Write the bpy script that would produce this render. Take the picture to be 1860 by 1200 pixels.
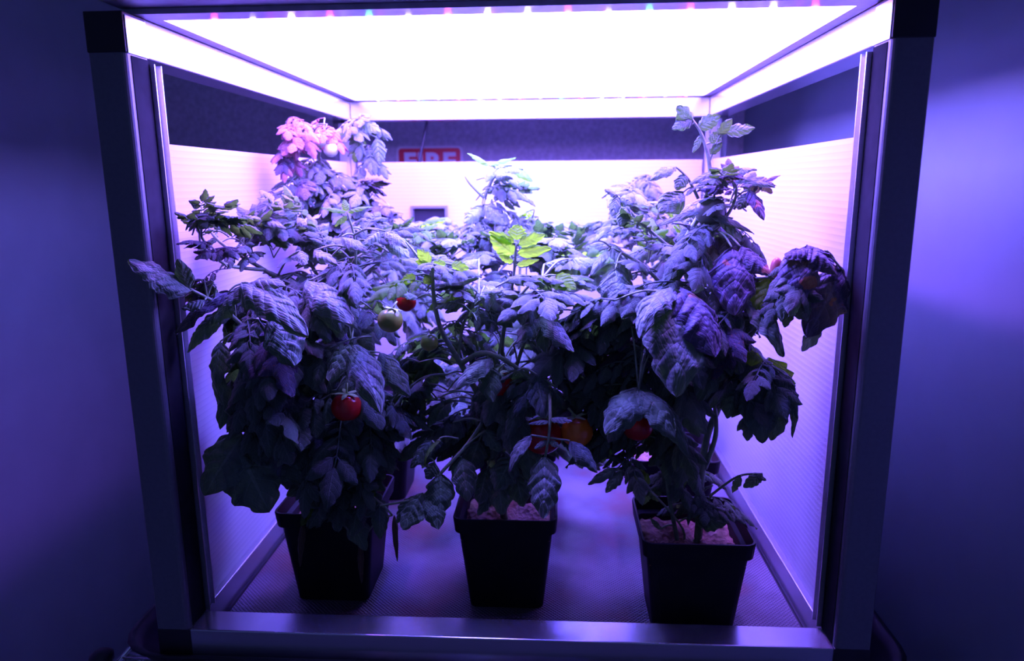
import bpy, bmesh, math, random
from mathutils import Vector, Matrix, noise
PI = math.pi
S = bpy.context.scene
C = S.collection
for o in list(bpy.data.objects): bpy.data.objects.remove(o)

# ---------------------------------------------------------------- camera
CAM = Vector((0.06066, -0.79944, 0.56177)); PITCH, YAW, ROLL, FPX = 0.20318, 0.05893, -0.00739, 1294.856
cp, sp, cy, sy = math.cos(PITCH), math.sin(PITCH), math.cos(YAW), math.sin(YAW)
FW = Vector((-sy*cp, cy*cp, -sp)); R0 = Vector((cy, sy, 0)); U0 = R0.cross(FW)
RT = R0*math.cos(ROLL)+U0*math.sin(ROLL); UP = -R0*math.sin(ROLL)+U0*math.cos(ROLL)
cam = bpy.data.cameras.new('camera'); co = bpy.data.objects.new('camera', cam); C.objects.link(co)
m = Matrix((RT, UP, -FW)).transposed().to_4x4(); m.translation = CAM; co.matrix_world = m
cam.sensor_width = 36; cam.lens = FPX/1860*36; cam.clip_start = 0.02; cam.clip_end = 30
cam.dof.use_dof = True; cam.dof.focus_distance = 0.90; cam.dof.aperture_fstop = 4.2
S.camera = co
# ---------------------------------------------------------------- world, light levels, exposure
w = bpy.data.worlds.new('world'); S.world = w; w.use_nodes = True
w.node_tree.nodes['Background'].inputs[0].default_value = (0.12, 0.16, 0.60, 1)
w.node_tree.nodes['Background'].inputs[1].default_value = 0.36
PLATE_COL, PLATE = (0.180, 0.122, 1.0), 40.0
LED_COL = {'white': ((0.5, 0.45, 1.0), 90.0), 'red': ((1.0, 0.06, 0.25), 60.0), 'blue': ((0.08, 0.07, 1.0), 90.0), 'cyan': ((0.08, 0.75, 0.85), 40.0)}
for x_, c_, p_ in ((-.31, (0.34, 0.09, 1.0), 9), (-.155, (0.05, 0.04, 1.0), 12), (0.0, (0.20, 0.22, 1.0), 13), (.155, (0.05, 0.04, 1.0), 12), (.31, (0.34, 0.09, 1.0), 9)):
    ld = bpy.data.lights.new('led_row_light', 'AREA'); ld.shape = 'RECTANGLE'; ld.size = .02; ld.size_y = .76; ld.energy = p_*1.0; ld.color = c_; ld.spread = math.radians(125)
    lo_ = bpy.data.objects.new('led_row_light', ld); C.objects.link(lo_); lo_.location = (x_, .465, .7488)
S.view_settings.view_transform = 'Standard'; S.view_settings.look = 'None'
S.view_settings.exposure = 0.0; S.view_settings.gamma = 1.0; S.view_settings.use_curve_mapping = False
S.cycles.max_bounces = 8; S.cycles.diffuse_bounces = 5; S.cycles.glossy_bounces = 3; S.cycles.transmission_bounces = 5
S.cycles.sample_clamp_indirect = 6.0; S.cycles.caustics_reflective = False; S.cycles.caustics_refractive = False

def ray(x, y): return FW + RT*((x-930)/FPX) - UP*((y-600)/FPX)
def at(x, y, Y):                       # point of the place at depth Y seen at pixel x, y
    d = ray(x, y); return CAM + d*((Y-CAM.y)/d.y)
def px(P):
    d = P-CAM; f = d.dot(FW); return 930+FPX*d.dot(RT)/f, 600-FPX*d.dot(UP)/f
def mpp(Y): return (Y-CAM.y)/FPX       # metres per pixel at depth Y

# ---------------------------------------------------------------- materials
class NT:
    def __init__(s, name):
        s.m = bpy.data.materials.new(name); s.m.use_nodes = True; s.t = s.m.node_tree
        s.b = s.t.nodes['Principled BSDF']; s.out = s.t.nodes['Material Output']
    def n(s, typ, **kw):
        nd = s.t.nodes.new(typ)
        for k, v in kw.items():
            if k.startswith('i_'):
                key = k[2:]; key = int(key) if key.isdigit() else key.replace('_', ' ')
                nd.inputs[key].default_value = v
            else: setattr(nd, k, v)
        return nd
    def l(s, a, b): s.t.links.new(a, b)
    def math(s, op, a, b=None, c=None):
        nd = s.t.nodes.new('ShaderNodeMath'); nd.operation = op
        for i, v in enumerate((a, b, c)):
            if v is None: continue
            if isinstance(v, (int, float)): nd.inputs[i].default_value = v
            else: s.l(v, nd.inputs[i])
        return nd.outputs[0]
    def ramp(s, fac, stops):
        r = s.t.nodes.new('ShaderNodeValToRGB'); s.l(fac, r.inputs[0]); e = r.color_ramp.elements
        e[0].position, e[0].color = stops[0][0], (*stops[0][1], 1); e[1].position, e[1].color = stops[-1][0], (*stops[-1][1], 1)
        for p, c in stops[1:-1]: q = e.new(p); q.color = (*c, 1)
        return r.outputs[0]
    def mix(s, fac, a, b, mode='MIX'):
        nd = s.t.nodes.new('ShaderNodeMix'); nd.data_type = 'RGBA'; nd.blend_type = mode
        for sock, v in ((nd.inputs[0], fac), (nd.inputs[6], a), (nd.inputs[7], b)):
            if isinstance(v, (int, float)): sock.default_value = v
            elif isinstance(v, tuple): sock.default_value = (*v, 1)
            else: s.l(v, sock)
        return nd.outputs[2]
    def bump(s, h, strength, dist):
        b = s.t.nodes.new('ShaderNodeBump'); b.inputs['Strength'].default_value = strength; b.inputs['Distance'].default_value = dist
        s.l(h, b.inputs['Height']); s.l(b.outputs[0], s.b.inputs['Normal']); return b.outputs[0]
def basic(name, col, rough=0.5, metal=0.0, spec=0.5, nscale=60, namt=0.12, bump=0.0):
    k = NT(name); tc = k.n('ShaderNodeTexCoord'); nz = k.n('ShaderNodeTexNoise', i_Scale=nscale, i_Detail=4.0)
    k.l(tc.outputs['Object'], nz.inputs['Vector'])
    lo = tuple(c*(1-namt) for c in col); hi = tuple(min(1, c*(1+namt)) for c in col)
    k.l(k.ramp(nz.outputs[0], [(0.3, lo), (0.7, hi)]), k.b.inputs['Base Color'])
    k.b.inputs['Roughness'].default_value = rough; k.b.inputs['Metallic'].default_value = metal
    k.b.inputs['Specular IOR Level'].default_value = spec
    if bump: k.bump(nz.outputs[0], bump, 0.002)
    return k.m
def aluminium(name, col, rough):
    k = NT(name); tc = k.n('ShaderNodeTexCoord'); mp = k.n('ShaderNodeMapping'); mp.inputs['Scale'].default_value = (60, 60, 900)
    nz = k.n('ShaderNodeTexNoise', i_Scale=1.0, i_Detail=2.0); k.l(tc.outputs['Object'], mp.inputs[0]); k.l(mp.outputs[0], nz.inputs['Vector'])
    k.l(k.ramp(nz.outputs[0], [(0.3, tuple(c*.93 for c in col)), (0.7, col)]), k.b.inputs['Base Color'])
    k.b.inputs['Metallic'].default_value = 0.85; k.b.inputs['Roughness'].default_value = rough
    k.bump(nz.outputs[0], 0.05, 0.0005); return k.m
def emitter(name, col, s):
    k = NT(name); k.b.inputs['Base Color'].default_value = (0.8, 0.8, 0.8, 1)
    k.b.inputs['Emission Color'].default_value = (*col, 1); k.b.inputs['Emission Strength'].default_value = s; return k.m
M = {}
M['alu'] = aluminium('anodised_aluminium', (0.52, 0.53, 0.56), 0.27)
M['alu_post'] = basic('dark_anodised_post', (0.15, 0.16, 0.17), 0.45, 0.3, nscale=200, namt=.06)
M['alu_in'] = aluminium('lip_aluminium', (0.75, 0.75, 0.78), 0.3)
M['post_shade'] = basic('dark_post_shade', (0.028, 0.030, 0.032), 0.9, spec=.0)  # near-black colour stands in for shade on the front posts' inner faces
M['cap'] = basic('black_plastic', (0.012, 0.012, 0.014), 0.45)
M['tray'] = basic('tray_plastic', (0.008, 0.008, 0.010), 0.42)
M['pot'] = basic('pot_plastic', (0.008, 0.008, 0.010), 0.55, spec=.2, nscale=25, namt=0.3)
M['chrome'] = basic('chrome', (0.75, 0.75, 0.78), 0.15, 1.0)
M['housing'] = basic('housing_metal', (0.30, 0.30, 0.34), 0.42, 0.7)
M['housing_lip'] = basic('housing_underside', (0.45, 0.44, 0.5), 0.38, 0.85)
M['plate'] = emitter('light_plate', PLATE_COL, PLATE)
for k_, (c_, s_) in LED_COL.items(): M['led_'+k_] = emitter('led_'+k_, c_, s_)
M['wall'] = basic('painted_wall', (0.19, 0.26, 0.27), 0.55, nscale=8, namt=0.05)
M['floor'] = basic('room_floor', (0.12, 0.12, 0.13), 0.6, nscale=12, namt=0.2)
M['red'] = basic('sign_red', (0.72, 0.03, 0.05), 0.4, nscale=40, namt=0.05)
M['white'] = basic('sign_white', (0.8, 0.8, 0.8), 0.4, nscale=40, namt=0.03)
M['cable'] = basic('cable_black', (0.03, 0.03, 0.04), 0.35)
def fabric():
    k = NT('woven_wall_covering'); tc = k.n('ShaderNodeTexCoord'); sx = k.n('ShaderNodeSeparateXYZ'); k.l(tc.outputs['Object'], sx.inputs[0])
    a = k.math('SINE', k.math('MULTIPLY', sx.outputs[0], 900)); b = k.math('SINE', k.math('MULTIPLY', sx.outputs[2], 900))
    h = k.math('MULTIPLY', a, b); nz = k.n('ShaderNodeTexNoise', i_Scale=90.0, i_Detail=5.0); k.l(tc.outputs['Object'], nz.inputs['Vector'])
    f = k.math('ADD', k.math('MULTIPLY', h, 0.12), nz.outputs[0])
    k.l(k.ramp(f, [(0.3, (0.46, 0.44, 0.46)), (0.7, (0.66, 0.62, 0.66))]), k.b.inputs['Base Color'])
    k.b.inputs['Roughness'].default_value = 0.9; k.bump(f, 0.5, 0.002); return k.m
M['fabric'] = fabric()
def panel_mat():
    k = NT('twinwall_polycarbonate'); tc = k.n('ShaderNodeTexCoord'); sx = k.n('ShaderNodeSeparateXYZ'); k.l(tc.outputs['Object'], sx.inputs[0])
    h = k.math('SINE', k.math('MULTIPLY', sx.outputs[2], 2*PI/0.0085))
    line = k.math('GREATER_THAN', h, 0.86)
    col = k.mix(line, (0.72, 0.72, 0.74), (0.65, 0.65, 0.68)); k.l(col, k.b.inputs['Base Color'])
    k.b.inputs['Roughness'].default_value = 0.35; n = k.bump(h, 0.10, 0.0006)
    tr = k.n('ShaderNodeBsdfTranslucent'); k.l(col, tr.inputs[0])
    mx = k.n('ShaderNodeMixShader', i_0=0.40); k.l(k.b.outputs[0], mx.inputs[1]); k.l(tr.outputs[0], mx.inputs[2]); k.l(mx.outputs[0], k.out.inputs[0]); return k.m
M['panel'] = panel_mat()
def mat_mesh():
    k = NT('perforated_liner'); tc = k.n('ShaderNodeTexCoord'); sx = k.n('ShaderNodeSeparateXYZ'); k.l(tc.outputs['Object'], sx.inputs[0])
    p = 2*PI/0.0044
    u = k.math('MULTIPLY', k.math('ADD', sx.outputs[0], sx.outputs[1]), p*.72); v = k.math('MULTIPLY', k.math('SUBTRACT', sx.outputs[0], sx.outputs[1]), p*.72)
    h = k.math('ADD', k.math('SINE', u), k.math('SINE', v)); hole = k.math('GREATER_THAN', h, 0.75)
    nz = k.n('ShaderNodeTexNoise', i_Scale=7.0, i_Detail=5.0); k.l(tc.outputs['Object'], nz.inputs['Vector'])
    base = k.ramp(nz.outputs[0], [(0.40, (0.14, 0.13, 0.15)), (0.52, (0.09, 0.08, 0.09)), (0.64, (0.10, 0.035, 0.03))])
    k.l(k.mix(hole, base, (0.018, 0.018, 0.02)), k.b.inputs['Base Color']); k.b.inputs['Roughness'].default_value = 0.5
    k.bump(h, 0.5, 0.001); return k.m
M['liner'] = mat_mesh()
def substrate():
    k = NT('bark_substrate'); tc = k.n('ShaderNodeTexCoord'); v = k.n('ShaderNodeTexVoronoi', i_Scale=140.0); k.l(tc.outputs['Object'], v.inputs['Vector'])
    nz = k.n('ShaderNodeTexNoise', i_Scale=70.0, i_Detail=6.0); k.l(tc.outputs['Object'], nz.inputs['Vector'])
    k.l(k.mix(nz.outputs[0], (0.10, 0.045, 0.035), (0.42, 0.22, 0.16)), k.b.inputs['Base Color']); k.b.inputs['Roughness'].default_value = 0.9
    k.bump(v.outputs['Distance'], 0.8, 0.004); return k.m
M['substrate'] = substrate()
def leaf_mat(name, dark, light, trans, tfac, sheen=0.35, spots=0.0):
    k = NT(name); uv = k.n('ShaderNodeUVMap'); sx = k.n('ShaderNodeSeparateXYZ'); k.l(uv.outputs[0], sx.inputs[0])
    U, V = sx.outputs[0], sx.outputs[1]; A = k.math('ABSOLUTE', V)
    ph = k.math('SUBTRACT', k.math('MULTIPLY', U, 5.6), k.math('MULTIPLY', A, 1.25))
    tri = k.math('ABSOLUTE', k.math('SUBTRACT', k.math('FRACT', ph), 0.5))          # 0.5 at a vein
    ph2 = k.math('ADD', k.math('MULTIPLY', U, 8.0), k.math('MULTIPLY', A, 6.0)); tri2 = k.math('ABSOLUTE', k.math('SUBTRACT', k.math('FRACT', ph2), 0.5))
    tc = k.n('ShaderNodeTexCoord'); nz = k.n('ShaderNodeTexNoise', i_Scale=75.0, i_Detail=5.0); k.l(tc.outputs['Object'], nz.inputs['Vector'])
    vo = k.n('ShaderNodeTexVoronoi', i_Scale=170.0); k.l(tc.outputs['Object'], vo.inputs['Vector'])
    vein = k.math('GREATER_THAN', k.math('MAXIMUM', k.math('MULTIPLY', tri, 1.0), k.math('SUBTRACT', 0.52, k.math('MULTIPLY', A, 0.9))), 0.475)
    oi = k.n('ShaderNodeObjectInfo')
    base = k.mix(k.math('MULTIPLY', k.math('ADD', nz.outputs[0], oi.outputs['Random']), 0.5), dark, light)
    base = k.mix(k.math('MULTIPLY', vein, 0.38), base, tuple(min(1, c*1.7+.06) for c in light))
    if spots:
        n2 = k.n('ShaderNodeTexNoise', i_Scale=38.0, i_Detail=2.0); k.l(tc.outputs['Object'], n2.inputs['Vector'])
        base = k.mix(k.math('MULTIPLY', k.math('GREATER_THAN', n2.outputs[0], 0.66), spots), base, (0.45, 0.14, 0.04))
    k.l(base, k.b.inputs['Base Color']); k.b.inputs['Roughness'].default_value = 0.55
    k.b.inputs['Specular IOR Level'].default_value = 0.35
    k.b.inputs['Sheen Weight'].default_value = sheen; k.b.inputs['Sheen Roughness'].default_value = 0.4
    q = k.math('ADD', k.math('MULTIPLY', k.math('POWER', tri, 3.0), -5.0), k.math('MULTIPLY', k.math('POWER', tri2, 4.0), -4.0))
    h = k.math('ADD', k.math('ADD', q, k.math('MULTIPLY', vo.outputs['Distance'], -0.7)), k.math('MULTIPLY', nz.outputs[0], 0.5))
    n = k.bump(h, 0.8, 0.0022)
    tr = k.n('ShaderNodeBsdfTranslucent'); tr.inputs[0].default_value = (*trans, 1)
    t2 = k.mix(k.math('MULTIPLY', vein, 0.6), trans, tuple(c*.5 for c in trans)); k.l(t2, tr.inputs[0])
    mx = k.n('ShaderNodeMixShader', i_0=tfac); k.l(k.b.outputs[0], mx.inputs[1]); k.l(tr.outputs[0], mx.inputs[2]); k.l(mx.outputs[0], k.out.inputs[0]); return k.m
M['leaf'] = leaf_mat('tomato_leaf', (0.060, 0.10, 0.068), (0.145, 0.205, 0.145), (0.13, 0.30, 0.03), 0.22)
M['leaf_young'] = leaf_mat('young_leaf', (0.12, 0.22, 0.04), (0.20, 0.32, 0.07), (0.36, 0.74, 0.025), 0.50, 0.15)
M['leaf_purple'] = leaf_mat('purple_leaf', (0.05, 0.045, 0.08), (0.11, 0.09, 0.15), (0.14, 0.16, 0.03), 0.15, spots=0.7)
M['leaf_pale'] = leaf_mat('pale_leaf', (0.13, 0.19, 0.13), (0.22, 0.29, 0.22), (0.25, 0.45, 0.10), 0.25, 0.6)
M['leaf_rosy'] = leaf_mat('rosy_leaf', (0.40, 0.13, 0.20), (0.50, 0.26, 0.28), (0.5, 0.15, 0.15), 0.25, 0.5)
M['leaf_dry'] = leaf_mat('dry_leaf', (0.06, 0.035, 0.02), (0.13, 0.08, 0.04), (0.1, 0.06, 0.02), 0.1, 0.1)
M['stem'] = basic('green_stem', (0.20, 0.26, 0.15), 0.5, nscale=90, namt=0.3, bump=0.4)
M['petal'] = basic('bud_sepal', (0.30, 0.42, 0.16), 0.6, nscale=90, namt=0.3)
def fruit(name, a, b):
    k = NT(name); tc = k.n('ShaderNodeTexCoord'); sx = k.n('ShaderNodeSeparateXYZ'); k.l(tc.outputs['Generated'], sx.inputs[0])
    nz = k.n('ShaderNodeTexNoise', i_Scale=30.0); k.l(tc.outputs['Object'], nz.inputs['Vector'])
    k.l(k.ramp(k.math('ADD', sx.outputs[2], k.math('MULTIPLY', nz.outputs[0], 0.25)), [(0.2, a), (1.0, b)]), k.b.inputs['Base Color'])
    k.b.inputs['Roughness'].default_value = 0.22; k.b.inputs['Subsurface Weight'].default_value = 0.0; return k.m
M['fruit_green'] = fruit('green_tomato', (0.42, 0.42, 0.05), (0.15, 0.24, 0.04))
M['fruit_pale'] = fruit('pale_tomato', (0.42, 0.52, 0.30), (0.50, 0.60, 0.40))
M['fruit_red'] = fruit('red_tomato', (0.55, 0.012, 0.01), (0.42, 0.015, 0.012))
M['fruit_dark'] = fruit('dark_green_tomato', (0.10, 0.15, 0.06), (0.16, 0.16, 0.14)); M['fruit_bud'] = fruit('ruddy_bud', (0.40, 0.22, 0.12), (0.5, 0.12, 0.12))
M['fruit_orange'] = fruit('orange_tomato', (0.90, 0.25, 0.02), (0.80, 0.18, 0.02))

# ---------------------------------------------------------------- helpers
def link(name, me, parent=None, **props):
    o = bpy.data.objects.new(name, me); C.objects.link(o)
    if parent is not None: o.parent = parent
    for k, v in props.items(): o[k] = v
    return o
def obj(name, bm, mat, parent=None, smooth=False, **props):
    me = bpy.data.meshes.new(name); bm.to_mesh(me); bm.free()
    for m_ in (mat if isinstance(mat, (list, tuple)) else [mat]): me.materials.append(m_)
    if smooth: me.polygons.foreach_set('use_smooth', [True]*len(me.polygons))
    return link(name, me, parent, **props)
def thing(name, label, cat, loc=(0, 0, 0), group=None):
    o = bpy.data.objects.new(name, None); C.objects.link(o); o.location = loc; o.empty_display_size = 0.05
    o['label'] = label; o['category'] = cat
    if group: o['group'] = group
    return o
def box(bm, x0, x1, y0, y1, z0, z1):
    vs = [bm.verts.new((x, y, z)) for z in (z0, z1) for x, y in ((x0, y0), (x1, y0), (x1, y1), (x0, y1))]
    for f in ((3, 2, 1, 0), (4, 5, 6, 7), (0, 1, 5, 4), (1, 2, 6, 5), (2, 3, 7, 6), (3, 0, 4, 7)): bm.faces.new([vs[i] for i in f])
    return bm
def bbox(x0, x1, y0, y1, z0, z1, bev=0.0, seg=2):
    bm = bmesh.new(); box(bm, x0, x1, y0, y1, z0, z1)
    if bev: bmesh.ops.bevel(bm, geom=list(bm.edges), offset=bev, segments=seg, profile=0.5, affect='EDGES')
    return bm
def tube(bm, pts, rads, n=8, cap=True):
    pts = [Vector(p) for p in pts]; rings = []
    if isinstance(rads, (int, float)): rads = [rads]*len(pts)
    for i, p in enumerate(pts):
        t = (pts[min(i+1, len(pts)-1)]-pts[max(i-1, 0)]).normalized()
        a = t.cross(Vector((0.13, 0.21, 0.97))); a = a.normalized() if a.length > 1e-4 else Vector((1, 0, 0)); b = t.cross(a)
        rings.append([bm.verts.new(p+(a*math.cos(2*PI*k/n)+b*math.sin(2*PI*k/n))*rads[i]) for k in range(n)])
    for r0, r1 in zip(rings, rings[1:]):
        for k in range(n):
            bm.faces.new((r0[k], r0[(k+1) % n], r1[(k+1) % n], r1[k]))
    if cap: bm.faces.new(rings[0][::-1]); bm.faces.new(rings[-1])
def smooth_path(pts, sub=4):
    pts = [Vector(p) for p in pts]; out = []
    for i in range(len(pts)-1):
        p0, p1, p2, p3 = pts[max(i-1, 0)], pts[i], pts[i+1], pts[min(i+2, len(pts)-1)]
        for k in range(sub):
            t = k/sub; out.append(0.5*((2*p1)+(p2-p0)*t+(2*p0-5*p1+4*p2-p3)*t*t+(3*p1-p0-3*p2+p3)*t**3))
    out.append(pts[-1]); return out
def rrect(w_, d_, r, z, n=5):
    out = []
    for cx, cy_, a0 in ((w_/2-r, d_/2-r, 0), (-w_/2+r, d_/2-r, PI/2), (-w_/2+r, -d_/2+r, PI), (w_/2-r, -d_/2+r, 1.5*PI)):
        for i in range(n+1):
            a = a0+PI/2*i/n; out.append((cx+r*math.cos(a), cy_+r*math.sin(a), z))
    return out
def loft(bm, loops, close_first=False, close_last=False):
    rs = [[bm.verts.new(p) for p in L] for L in loops]
    for a, b in zip(rs, rs[1:]):
        for i in range(len(a)): bm.faces.new((a[i], a[(i+1) % len(a)], b[(i+1) % len(a)], b[i]))
    if close_first: bm.faces.new(rs[0][::-1])
    if close_last: bm.faces.new(rs[-1])

# ---------------------------------------------------------------- the room
XR, XL, YB, ZF = 0.607, -1.15, 1.36, -0.95
obj('floor', bbox(XL-.1, XR+.1, -2.2, YB+.1, ZF-.05, ZF), M['floor'], kind='structure', label='dark room floor below the stand')
obj('wall_back', bbox(XL-.1, XR+.1, YB, YB+.1, ZF, 1.6), M['fabric'], kind='structure', label='woven covered wall behind the grow chamber')
obj('wall_left', bbox(XL-.1, XL, -1.6, YB, ZF, 1.6), M['wall'], kind='structure', label='smooth painted wall left of the grow chamber')
obj('wall_right', bbox(XR, XR+.1, -1.6, YB, ZF, 1.6), M['wall'], kind='structure', label='smooth painted wall right of the grow chamber')

# ---------------------------------------------------------------- grow chamber frame
W, A, H1, CH, DD = 0.45, 0.0427, 0.7055, 0.0428, 0.925
ZT = H1+CH
fr = thing('grow_chamber', 'open-fronted aluminium grow chamber frame with white ribbed side panels around the plants', 'grow chamber', (0, 0, -CH))
def P(name, bm, mat, parent=fr, **kw):
    bmesh.ops.translate(bm, vec=(0, 0, CH), verts=bm.verts); return obj(name, bm, mat, parent, **kw)
def post(sx, y0, sy_):
    # square extrusion with a rounded outer edge, a stepped inner edge and slots
    x0 = sx*W; bm = bmesh.new(); a = A; r = 0.006
    prof = [(0.0015, 0), (a-r, 0)] + [(a-r+r*math.sin(t*PI/8), r-r*math.cos(t*PI/8)) for t in range(1, 5)] + \
           [(a, a-.0015), (a-.0015, a), (a*.62, a), (a*.60, a-.004), (a*.42, a-.004), (a*.40, a), (.0015, a), (0, a-.0015), (0, .0015)]
    lo = [(x0-sx*p[0], y0+sy_*p[1], 0) for p in prof]; hi = [(x, y, H1) for x, y, z in lo]
    loft(bm, [lo, hi], True, True); bmesh.ops.recalc_face_normals(bm, faces=bm.faces); return bm
for sx in (-1, 1):
    for y0, s_ in ((0, 1), (DD, -1)):
        P('post', post(sx, y0, s_), M['alu_post'])
        xa, xb = sorted((sx*W, sx*(W-A))); ya, yb = sorted((y0, y0+s_*A))
        P('corner_cap', bbox(xa-.0008, xb+.0008, ya-.0008, yb+.0008, H1, ZT, .0012), M['cap'], label='black plastic corner block')
        P('foot_cap', bbox(xa-.0005, xb+.0005, ya-.0005, yb+.0005, -CH+.0003, 0, .0012), M['cap'], label='black plastic foot block')
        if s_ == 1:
            xs = sorted((sx*(W-A), sx*(W-A-.0008))); P('post_shade_strip', bbox(xs[0], xs[1], y0+.0085, y0+A-.0006, .001, H1-.002), M['post_shade'], label='added dark strip painting shade onto the inner face of the post')  # strip added only to darken the inner face, shade put into its colour
        # bright metal face plate on the inner face of the cap
        xi = sx*(W-A); xs = sorted((xi-sx*.0009, xi-sx*.0022))
        P('cap_plate', bbox(xs[0], xs[1], ya+.002, yb-.001, H1, ZT-.004), M['alu_in'], label='bare metal plate on the corner block')
# side and back beams, side and back and front lower rails
def rail(x0, x1, y0, y1, z0, z1): return bbox(x0, x1, y0, y1, z0, z1, .0016)
XI = 0.4073
for sx in (-1, 1):
    xa, xb = sorted((sx*W, sx*XI))
    P('top_beam', rail(xa, xb, A, DD-A, H1, ZT), M['alu'])
    P('bottom_rail', rail(xa, xb, A, DD-A, -CH+.0005, 0), M['alu'])
P('top_beam', rail(-XI, XI, DD-A, DD, H1, ZT), M['alu'])
P('bottom_rail', rail(-XI, XI, DD-A, DD, -CH+.0005, 0), M['alu'])
P('bottom_rail', rail(-XI, XI, 0.0, A, -CH+.0005, 0), M['alu'])
# panel channels: U profiles on the inner side of each front post and at the back
def channel(sx, y0, dy):
    bm = bmesh.new(); xo, xi_ = sx*(W-.018), sx*0.4005
    for ya, yb in ((y0, y0+.0016), (y0+dy-.0016, y0+dy)): xs = sorted((xo, xi_)); box(bm, xs[0], xs[1], ya, yb, 0.001, H1-.006)
    xs = sorted((xi_+sx*.006, xi_+sx*.0076)); box(bm, xs[0], xs[1], y0, y0+dy, 0.001, H1-.006)
    return bm
for sx in (-1, 1):
    P('panel_channel', channel(sx, A+.0005, .016), M['alu_in'], label='narrow upright aluminium channel')
    P('panel_channel', channel(sx, DD-A-.0165, .016), M['alu_in'])
# translucent white panels
HP = 0.6126
for sx in (-1, 1):
    xs = sorted((sx*.4175, sx*.4235)); P('side_panel', bbox(xs[0], xs[1], A+.010, DD-A-.004, 0.0, HP), M['panel'], label='white ribbed plastic side panel')
hx0, hx1, hz0, hz1 = -0.272, -0.196, 0.30, 0.506
bm = bmesh.new(); yb0, yb1 = .900, .906
box(bm, -.40, hx0, yb0, yb1, 0, HP); box(bm, hx1, .40, yb0, yb1, 0, HP); box(bm, hx0, hx1, yb0, yb1, hz1, HP); box(bm, hx0, hx1, yb0, yb1, 0, hz0)
P('back_panel', bm, M['panel'], label='white ribbed plastic back panel with a dark cut-out')
bm = bmesh.new()
for a_ in ((hx0-.006, hx0, hz0, hz1), (hx1, hx1+.006, hz0, hz1), (hx0-.006, hx1+.006, hz1, hz1+.006), (hx0-.006, hx1+.006, hz0-.006, hz0)):
    box(bm, a_[0], a_[1], yb0-.006, yb0, a_[2], a_[3])
P('opening_frame', bm, M['alu'], label='metal frame of the cut-out')
P('back_box', bbox(hx0-.02, hx1+.02, yb1+.001, yb1+.06, hz0-.02, hz1+.02, .004), M['cap'], label='dark box behind the cut-out')
P('floor_liner', bbox(-XI+.006, XI-.006, A+.002, DD-A-.002, -.0405, -.037), M['liner'], label='perforated grey plastic floor liner')

# ---------------------------------------------------------------- LED fixture resting on the frame
fx = thing('led_grow_light', 'wide violet LED grow light panel lying on top of the aluminium frame', 'grow light', (0, 0, ZT))
def F(name, bm, mat, **kw):
    bmesh.ops.translate(bm, vec=(0, 0, -ZT), verts=bm.verts); return obj(name, bm, mat, fx, **kw)
zr = ZT+.0005
bm = bmesh.new(); X0, X1, Y0, Y1 = -.418, .418, .022, .905; x0, x1, y0, y1 = -.390, .390, .054, .868
for a_ in ((X0, X1, Y0, y0), (X0, X1, y1, Y1), (X0, x0, y0, y1), (x1, X1, y0, y1)): box(bm, a_[0], a_[1], a_[2], a_[3], zr, zr+.006)
F('rim', bm, M['housing_lip'], label='pale metal rim around the glowing panel')
F('housing', bbox(-.425, .425, -.040, .945, zr+.0065, zr+.075, .003), M['housing'], label='dark metal housing with overhanging front lip')
F('light_plate', bbox(x0+.001, x1-.001, y0+.001, y1-.001, zr+.0015, zr+.0055), M['plate'], label='glowing violet-white panel')
ledm = {}
for k_ in LED_COL:
    bm = bmesh.new(); bmesh.ops.create_uvsphere(bm, u_segments=10, v_segments=6, radius=.0042)
    me = bpy.data.meshes.new('led'); bm.to_mesh(me); bm.free(); me.materials.append(M['led_'+k_]); ledm[k_] = me
pat = 'rbwrcbrwwrbcrwwrb'; full = {'r': 'red', 'b': 'blue', 'w': 'white', 'c': 'cyan'}
NX, NY = 16, 15
for j in range(NY):
    for i in range(NX):
        kk = full[pat[(i+j*5) % 17]] if j else full[pat[i]]
        o = link('led', ledm[kk], fx); o.location = (-.332+.0453*i, .0600+.0560*j, .0003); o.scale = (1, 1, .75)

# ---------------------------------------------------------------- tray, wire shelf, sign, cable
tr = thing('black_tray', 'large black plastic tray with rounded corners under the aluminium frame', 'tray', (0, .487, -.031))
bm = bmesh.new(); TW, TD = 1.034, 1.01
L = [rrect(TW-.12, TD-.12, .05, -.057), rrect(TW-.02, TD-.02, .07, -.012), rrect(TW-.012, TD-.012, .07, -.004), rrect(TW-.004, TD-.004, .07, .0), rrect(TW-.018, TD-.018, .07, .001), rrect(TW-.034, TD-.030, .065, -.0128), rrect(TW-.13, TD-.13, .045, -.053)]
loft(bm, L, True, False); bmesh.ops.recalc_face_normals(bm, faces=bm.faces)
obj('rim_and_wall', bm, M['tray'], tr, smooth=True)
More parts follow.
